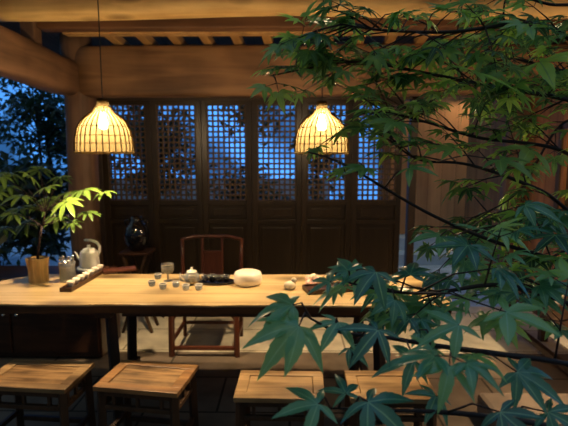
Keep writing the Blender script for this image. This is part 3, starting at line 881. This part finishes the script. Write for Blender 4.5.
# dark tray with pale pink shells
a1, a2 = tp(306, 293), tp(356, 289)
mid = (a1 + a2) / 2
dt = thing('long_tray', (mid.x, mid.y + .02, TZ), 'flat dark wooden tray under the maple tips', 'tray', rotz=math.atan2(a2.y - a1.y, a2.x - a1.x))
L_ = (a2 - a1).length
b = MB(); b.box((0, 0, .010), (L_, .12, .014)); b.build('board', 'tray', dt, bevel=.003)
b = MB()
for s in (-1, 1): b.box((0, s * .062, .015), (L_, .008, .028)); b.box((s * L_ / 2, 0, .015), (.008, .13, .028))
b.build('rim', 'tray', dt, bevel=.002)
r5 = random.Random(12)
p = tp(313, 284)
desc = ['topmost', 'left front', 'right front', 'far left', 'far right', 'middle', 'lowest left', 'lowest right']
for i in range(8):
    a = i * 2.4; q = .012 + .012 * (i % 4)
    hh = .012 if i else .045
    pos = (p.x + q * math.cos(a) * 1.3 * (0 if i == 0 else 1), p.y + .035 + q * math.sin(a) * (0 if i == 0 else 1) * 1.2, TZ + .0 + hh * 0 + (.030 if i == 0 else (.014 if i in (1, 5) else 0)))
    o = thing('seashell', pos, 'pale pink seashell, %s in the little heap beside the dark tray' % desc[i], 'shell', 'seashells heaped on the table', rotz=a)
    n = 18; b = MB(); vs = []; fs = []
    for j in range(7):
        rr = .022 * math.sin(PI / 2 * j / 6); zz = .030 * math.cos(PI / 2 * j / 6)
        for q_ in range(n):
            t = 2 * PI * q_ / n; k2 = 1 + .14 * math.cos(t * 6)
            vs.append((rr * k2 * math.cos(t) * 1.2 + .006 * (zz / .03), rr * k2 * math.sin(t), zz))
    for j in range(6):
        for q_ in range(n): fs.append((j * n + q_, (j + 1) * n + q_, (j + 1) * n + (q_ + 1) % n, j * n + (q_ + 1) % n))
    fs.append(tuple(6 * n + q_ for q_ in range(n))[::-1])
    b.add(vs, fs); b.build('shell', 'pink' if i % 3 else 'cream', o, smooth=True)
for i, (px, py, wl) in enumerate([(375, 288, 'white bowl half hidden by maple leaves on the table'), (400, 297, 'white saucer-like bowl at the right end of the table')]):
    lathe_thing('small_bowl', px, py, wl, 'bowl', [('bowl', [(0, 0), (.022, 0), (.024, .006), (.045, .03), (.052, .05), (.049, .05), (.040, .03), (.018, .01), (0, .009)], 'white')], 'white bowls near the maple')

# black vase on a folding stand beside the doors
p = at(138, 262, 4.05); p.z = 0
stn = thing('folding_stand', (p.x, p.y, 0), 'crossed-leg wooden stand beside the dark doors', 'stand')
for s in (-1, 1):
    for yy in (-.09, .09):
        b = MB(); b.bar((s * .13, yy, 0), (-s * .10, yy, .70), .03, .02); b.build('leg', 'stool_leg', stn, bevel=.002)
b = MB(); b.box((0, 0, .712), (.26, .24, .022)); b.build('top', 'tray', stn, bevel=.003)
vz = thing('black_vase', (p.x, p.y, .724), 'glossy black rounded vase on the crossed-leg stand', 'vase')
b = MB(); b.lathe([(0, 0), (.055, 0), (.075, .03), (.105, .09), (.112, .15), (.095, .21), (.06, .25), (.045, .27), (.052, .30), (.046, .30), (.038, .27), (0, .26)], 32); b.build('body', 'black', vz, smooth=True)
b = MB(); b.tube([(.09, 0, .21), (.10, 0, .26), (.07, 0, .275), (.05, 0, .265)], .007, 7); b.tube([(-.09, 0, .21), (-.10, 0, .26), (-.07, 0, .275), (-.05, 0, .265)], .007, 7); b.build('handle', 'black', vz, smooth=True)

# dark cabinet behind the left of the table, widened in place of floor shade
cb = thing('low_cabinet', (-2.12, 3.62, 0), 'low dark cabinet left behind the table, widened in place of floor shade', 'cabinet')
b = MB(); b.box((0, 0, .33), (1.36, .4, .62)); b.build('body', 'tray', cb, bevel=.006)
for s in (-1, 1):
    b = MB(); b.box((s * .335, -.207, .33), (.65, .014, .54)); d_ = b.build('door', 'tray', cb, bevel=.004)
    b = MB(); b.lathe([(0, -.01), (.012, -.008), (.014, 0), (.010, .01), (0, .012)], 12, c=(s * .05, -.222, .36)); b.build('knob', 'steel', d_, smooth=True)

# right side: low bench and pale things near the wall
bn = thing('low_bench', (2.0, 3.35, 0), 'low wooden bench against the right wall behind the leaves', 'bench')
b = MB(); b.box((0, 0, .42), (.38, 1.1, .045)); b.build('seat', 'stool_leg', bn, bevel=.005)
for sx in (-1, 1):
    for sy in (-1, 1):
        b = MB(); b.box((sx * .14, sy * .48, .2), (.06, .06, .40)); b.build('leg', 'stool_leg', bn, bevel=.004)
b = MB(); b.box((-.14, 0, .15), (.04, .9, .04)); b.build('stretcher', 'stool_leg', bn)
sl = thing('white_pot', (1.93, 3.4, .443), 'white ceramic pot on the low bench behind the leaves', 'pot')
b = MB(); b.lathe([(0, 0), (.06, 0), (.085, .05), (.09, .11), (.075, .15), (.068, .15), (.08, .11), (0, .1)], 24); b.build('body', 'white', sl, smooth=True)
b = MB(); b.lathe([(.0, .14), (.066, .14), (.06, .155), (.012, .162), (.014, .175), (0, .18)], 20); b.build('lid', 'white', sl, smooth=True)
sb = thing('stone_block', (1.45, 2.55, 0), 'pale rounded stone block on the floor at right', 'stone')
b = MB(); b.box((0, 0, .07), (.62, .34, .14)); b.build('block', 'block', sb, bevel=.03)

# ------------------------------------------------------------------ garden planting beyond
def leaf_cloud(name, c, rad, n, size, seed, label, cat, stems, group=None, narrow=.28, hang=.2):
    """a shrub or tree: one foliage mesh of small folded leaves and its trunk"""
    rg = random.Random(seed)
    root = thing(name, (c[0], c[1], stems), label, cat, group)
    fb = MB(); base = Vector(root.location)
    tb_ = MB()
    cc = Vector(c)
    cl = []
    for i in range(max(6, n // 40)):
        u = Vector((rg.gauss(0, .5), rg.gauss(0, .5), rg.gauss(0, .5)))
        if u.length > 1: u.normalize()
        cl.append(Vector((u.x * rad[0], u.y * rad[1], u.z * rad[2])))
    for q in cl:
        t0 = Vector((0, 0, max(.1, (c[2] - stems) + q.z * .3 - rad[2] * .4)))
        e = cc + q - base
        tb_.tube([t0, (t0 + e) / 2 + Vector((0, 0, .05)), e], [.018, .012, .005], 5)
    tb_.tube([(0, 0, 0), (rg.uniform(-.05, .05), 0, (c[2] - stems) * .5), (0, 0, c[2] - stems)], [.05, .04, .03], 7)
    for i in range(n):
        q = cl[i % len(cl)]
        s_ = min(rad) * .34
        p_ = cc + q + Vector((rg.gauss(0, s_), rg.gauss(0, s_), rg.gauss(0, s_ * .8))) - base
        d = Vector((rg.gauss(0, 1), rg.gauss(0, 1), rg.gauss(-hang, .6))).normalized()
        nr = Vector((rg.gauss(0, .6), rg.gauss(0, .6), 1)); v = d.cross(nr).normalized(); nn = v.cross(d)
        L_ = size * rg.uniform(.7, 1.3); w_ = L_ * narrow
        vs = [p_, p_ + d * L_ * .45 + v * w_ + nn * w_ * .4, p_ + d * L_ * .5, p_ + d * L_ * .45 - v * w_ + nn * w_ * .4, p_ + d * L_ - Vector((0, 0, L_ * .15))]
        fb.add(vs, [(0, 2, 1), (0, 3, 2), (1, 2, 4), (2, 3, 4)])
        fb.at.setdefault('tone', []).extend([rg.random()] * 5); fb.at.setdefault('rib', []).extend([0, 0, 1, 0, .5])
    tb_.build('trunk', 'trunk', root, smooth=True)
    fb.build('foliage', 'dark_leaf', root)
    return root
gt = [
 ((-3.9, 7.6, 1.95), (.5, .3, .6), 700, .15, 'slim dark tree between the far trees and the corner post'),
 ((-4.7, 5.2, 2.6), (.9, .5, .6), 1000, .18, 'dark drooping tree past the side beam, at the photo edge'),
 ((-3.4, 8.9, 2.3), (.6, .5, .9), 900, .17, 'dark tree just left of the corner post'),
 ((-7.2, 9.6, 1.0), (1.2, .7, 1.0), 1300, .20, 'dense dark shrub far left behind the potted plant'),
 ((-4.9, 6.9, .75), (1.2, .6, .75), 1700, .18, 'low dark shrub behind the table plant'),
 ((-2.0, 7.1, 1.55), (.50, .5, .85), 1700, .14, 'dark tree behind the two leftmost lattice doors'),
 ((-.75, 9.0, 2.4), (.6, .5, .55), 600, .15, 'tree behind the third lattice door'),
 ((-.45, 6.4, .9), (.8, .4, .5), 900, .14, 'shrub low behind the middle lattice doors'),
 ((.45, 8.0, 1.8), (.45, .5, .9), 620, .17, 'tree behind the fifth lattice door'),
 ((-6.4, 12.0, 2.4), (1.0, .6, 1.2), 900, .22, 'distant tree showing sky through its crown, far left'),
]
for i, (c, rad, n, sz, lb) in enumerate(gt):
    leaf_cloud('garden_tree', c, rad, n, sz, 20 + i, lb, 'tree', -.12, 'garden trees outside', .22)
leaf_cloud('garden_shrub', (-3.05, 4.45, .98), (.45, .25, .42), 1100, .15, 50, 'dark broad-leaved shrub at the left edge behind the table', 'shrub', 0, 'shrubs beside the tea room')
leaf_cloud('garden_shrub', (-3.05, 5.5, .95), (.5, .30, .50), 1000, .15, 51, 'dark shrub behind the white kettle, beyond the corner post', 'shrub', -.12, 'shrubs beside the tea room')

# ------------------------------------------------------------------ foreground maple
TR = Vector((1.02, 1.15, 0))
mp_ = thing('maple_tree', TR, 'green maple tree reaching in from the right across the foreground', 'tree')
r6 = random.Random(77)
b = MB()
b.tube([(0, 0, 0), (.02, .01, .6), (-.02, .0, 1.2), (.0, .02, 1.8), (-.03, 0, 2.4), (0, 0, 2.7)], [.05, .042, .036, .03, .022, .015], 10)
b.build('trunk', 'twig', mp_, smooth=True)
def leafdir(tw):
    return Vector((tw.x, tw.y, tw.z))
branches = [
 # trunk z, pts(px,py,D), upper?, twigs, leaf size
 (2.00, [(620, 118, 1.25), (568, 100, 1.2), (500, 88, 1.15), (430, 74, 1.1), (360, 62, 1.1), (300, 70, 1.08), (270, 76, 1.05)], 1, 54, .045),
 (2.15, [(620, 50, 1.15), (540, 24, 1.1), (450, 32, 1.05), (380, 30, 1.05), (340, 24, 1.0)], 1, 44, .045),
 (2.25, [(640, -10, 1.35), (560, 5, 1.3), (508, -4, 1.3), (506, 50, 1.3)], 1, 14, .05),
 (1.85, [(640, 190, 1.3), (560, 150, 1.25), (480, 138, 1.2), (426, 122, 1.15), (380, 112, 1.1), (350, 118, 1.1)], 1, 46, .046),
 (1.75, [(620, 230, 1.2), (540, 190, 1.15), (470, 165, 1.1), (420, 160, 1.05), (390, 140, 1.0)], 1, 26, .048),
 (1.55, [(640, 300, 1.05), (560, 262, 1.0), (490, 240, .98), (426, 212, .95), (345, 165, .92), (308, 152, .92)], 1, 22, .045),
 (2.05, [(640, 80, 1.5), (560, 70, 1.45), (500, 60, 1.4), (440, 100, 1.35)], 1, 40, .052),
 (1.70, [(640, 160, 1.5), (570, 120, 1.45), (520, 190, 1.4), (480, 215, 1.35)], 1, 36, .052),
 (1.45, [(640, 330, .95), (560, 300, .9), (500, 285, .85), (440, 292, .8), (395, 292, .75), (350, 283, .72)], 0, 22, .050),
 (1.60, [(620, 210, 1.2), (550, 215, 1.1), (500, 225, 1.05), (455, 235, 1.0)], 0, 14, .052),
 (1.40, [(640, 270, 1.4), (590, 245, 1.35), (545, 260, 1.3), (510, 275, 1.25)], 0, 12, .055),
 (1.25, [(640, 385, .85), (568, 364, .75), (500, 354, .7), (440, 346, .66), (390, 338, .63), (340, 332, .6), (310, 318, .6)], 0, 4, .050),
 (1.05, [(660, 470, .75), (568, 432, .65), (500, 418, .62), (440, 412, .60), (380, 410, .58), (330, 408, .57)], 0, 0, .050),
]
BP = []   # sampled branch points (world)
def sample(pts, n):
    out = []
    m_ = len(pts) - 1
    for i in range(n + 1):
        t = i / n * m_; j = min(int(t), m_ - 1); f = t - j
        p0 = pts[max(0, j - 1)]; p1 = pts[j]; p2 = pts[j + 1]; p3 = pts[min(m_, j + 2)]
        out.append(.5 * ((2 * p1) + (p2 - p0) * f + (2 * p0 - 5 * p1 + 4 * p2 - p3) * f * f + (3 * p1 - p0 - 3 * p2 + p3) * f ** 3))
    return out
sets = []
CI = CM.inverted()
def px_of(v):
    q = CI @ (v + TR - Vector((0, 0, H)))
    return 284 + F * q.x / -q.z, 213 - F * q.y / -q.z
def density(v):
    x, y = px_of(v)
    if x < 262: return 0
    if x < 425 and 195 < y < 262: return 0
    if y > 240 and x < 335: return 0
    if y > 240 and x < 440: return .7
    if x < 318 and (y < 18 or y > 92) and y < 250: return 0
    if 282 < x < 362 and 90 < y < 164: return .10
    if 282 < x < 405 and 140 <= y < 232: return .16
    if 405 <= x < 450 and 190 < y < 300: return .45
    if 400 <= x < 568 and 96 < y < 260: return .6
    if y <= 96: return .85
    return 1
for (tz, pts, up, ntw, ls) in branches:
    W = [at(*q) - TR for q in pts]
    W = [Vector((0, 0, tz))] + W
    sm = sample(W, 48)
    br = MB()
    br.tube(sm, [.0052 * (1 - i / 49) + .0014 for i in range(49)], 7)
    fo = MB(); pet = br
    for kk in range(ntw):
        t = 10 + int(38 * ((kk + r6.random()) / ntw)); t = min(t, 48)
        p0 = sm[t]; dirb = (sm[min(48, t + 1)] - sm[max(0, t - 1)]).normalized()
        sd = Vector((r6.gauss(0, .5), r6.gauss(0, .55), r6.gauss(-.02, .42)))
        tw = (dirb * .8 + sd).normalized(); Lw = r6.uniform(.06, .17)
        if r6.random() > density(p0 + tw * Lw): continue
        e1 = p0 + tw * Lw * .5 + Vector((0, 0, .004)); e2 = p0 + tw * Lw
        br.tube([p0, e1, e2], [.0020, .0016, .001], 5)
        nodes = [(e1, 2), (e2, 3)] if Lw > .09 else [(e2, 3)]
        for (q, nn_) in nodes:
            for z in range(nn_):
                sgn = (-1, 1, 0)[z]
                side = tw.cross(Vector((0, 0, 1))).normalized() * sgn
                ld = (tw * .7 + side * 1.0 + Vector((0, 0, r6.uniform(-.35, .05)))).normalized()
                pl = r6.uniform(.018, .035)
                pb = q + ld * pl
                br.tube([q, pb], [.0009, .0007], 4)
                nr = Vector((r6.gauss(0, .28), r6.gauss(-.12, .28), 1))
                palmate(fo, pb, ld + Vector((0, 0, -.12)), nr, ls * r6.uniform(.72, 1.18), r6.choice((5, 7, 7)), r6.uniform(112, 132), r6.uniform(.13, .165), .28,
                        max(0, min(1, r6.gauss(.45, .32))), r6.uniform(.1, .4), r6)
    sets.append((br, fo, up))
    BP.append(sm)
# large foreground leaves: base px, base py, depth, radius px, direction (image degrees, 0 right, 90 down), tilt towards camera, tone (raised to paint lamp-lit leaves), branch index
big = [
 (293, 305, .60, 58, 158, .55, .30, 11), (299, 326, .57, 60, 125, .75, .30, 11), (338, 322, .60, 42, 95, .5, .55, 11),
 (378, 330, .58, 50, 110, .75, .35, 11), (414, 360, .60, 48, 150, .7, .35, 11), (418, 330, .70, 42, 20, .6, .25, 11),
 (368, 402, .52, 60, 30, .55, .30, 12), (318, 404, .52, 55, 165, .6, .45, 12), (346, 394, .56, 36, 250, .6, .3, 12),
 (348, 271, .70, 36, 200, .6, .2, 8), (376, 272, .68, 44, 95, .7, .2, 8), (395, 300, .72, 34, 100, .6, .25, 8), (330, 282, .68, 34, 160, .4, .3, 8), (410, 275, .75, 36, -60, .5, .2, 8),
 (459, 325, .60, 50, 130, .65, .40, 11), (506, 312, .60, 56, 40, .55, .45, 8), (497, 268, .66, 46, 75, .55, .40, 8), (540, 285, .8, 40, 10, .5, .3, 8),
 (468, 245, .78, 42, 120, .6, .35, 9), (440, 236, .85, 36, 190, .5, .4, 9), (500, 232, .8, 34, 60, .5, .35, 9), (525, 205, .85, 36, 30, .5, .3, 9),
 (500, 412, .52, 56, 75, .65, .30, 12), (517, 372, .58, 52, 50, .7, .45, 11), (476, 362, .66, 34, 110, .6, .3, 11), (548, 412, .55, 44, 20, .6, .25, 12), (436, 396, .62, 38, 130, .6, .3, 12),
 (560, 330, .75, 38, 60, .5, .3, 8), (450, 280, .80, 32, 170, .5, .3, 8), (432, 308, .75, 34, 150, .5, .3, 8), (468, 300, .72, 34, 200, .4, .55, 8),
 (365, 168, .85, 28, 150, .5, .5, 5), (395, 122, .9, 34, 100, .5, .25, 3), (470, 70, .95, 50, 70, .5, .85, 6), (540, 62, 1.0, 56, 20, .5, .9, 6), (410, 168, .85, 32, 20, .5, .2, 5),
 (345, 172, .85, 30, 200, .4, .6, 5), (455, 148, .9, 36, 180, .5, .3, 4), (500, 160, .9, 40, 60, .5, .25, 4), (400, 12, .95, 24, -40, .5, .7, 1), (440, 8, .95, 24, -80, .5, .7, 1),
 (350, 348, .66, 26, 40, .5, .2, 11), (555, 235, .9, 36, 100, .5, .2, 10), (530, 150, 1.0, 42, 110, .5, .3, 4),
]
for (px, py, D_, rp, an, tilt, tn, bi) in big:
    w_ = at(px, py, D_) - TR
    br, fo, up = sets[bi]
    Rl = rp * D_ / F
    an = 180 - (180 - an) * .55 if 90 < an <= 180 else (an * .6 if 0 <= an <= 90 else an)
    a = R(an)
    # image-plane direction laid onto a leaf plane that faces up and partly to the viewer
    tilt *= .55
    nr = Vector((r6.uniform(-.38, .38), -tilt, 1 - .45 * tilt)).normalized()
    want = Vector((math.cos(a), 0, -math.sin(a) * .55)).normalized()
    view = Vector((0, 1, 0))
    # solve direction on plane with that appearance: want + s*view perpendicular to nr
    s_ = -want.dot(nr) / nr.y
    s_ = max(-1.6, min(1.6, s_))
    d = (want + view * s_).normalized()
    q = min(BP[bi], key=lambda v: (v - w_).length + (0.0))
    mid = (q + w_) / 2 + Vector((0, 0, .012))
    br.tube([q, mid, w_ - d * .0], [.0018, .0014, .0010], 5)
    palmate(fo, w_, d, nr, Rl * 1.0, (5, 7, 5, 6)[(px + py) % 4], r6.uniform(92, 122), r6.uniform(.135, .175), .25, max(0, min(1, tn + r6.uniform(-.28, .35))), r6.uniform(.1, .45), r6, basal=.55)
for (br, fo, up) in sets:
    bo = br.build('branch', 'twig', mp_, smooth=True)
    if fo.v: fo.build('foliage', 'maple_up' if up else 'maple', bo, smooth=True)
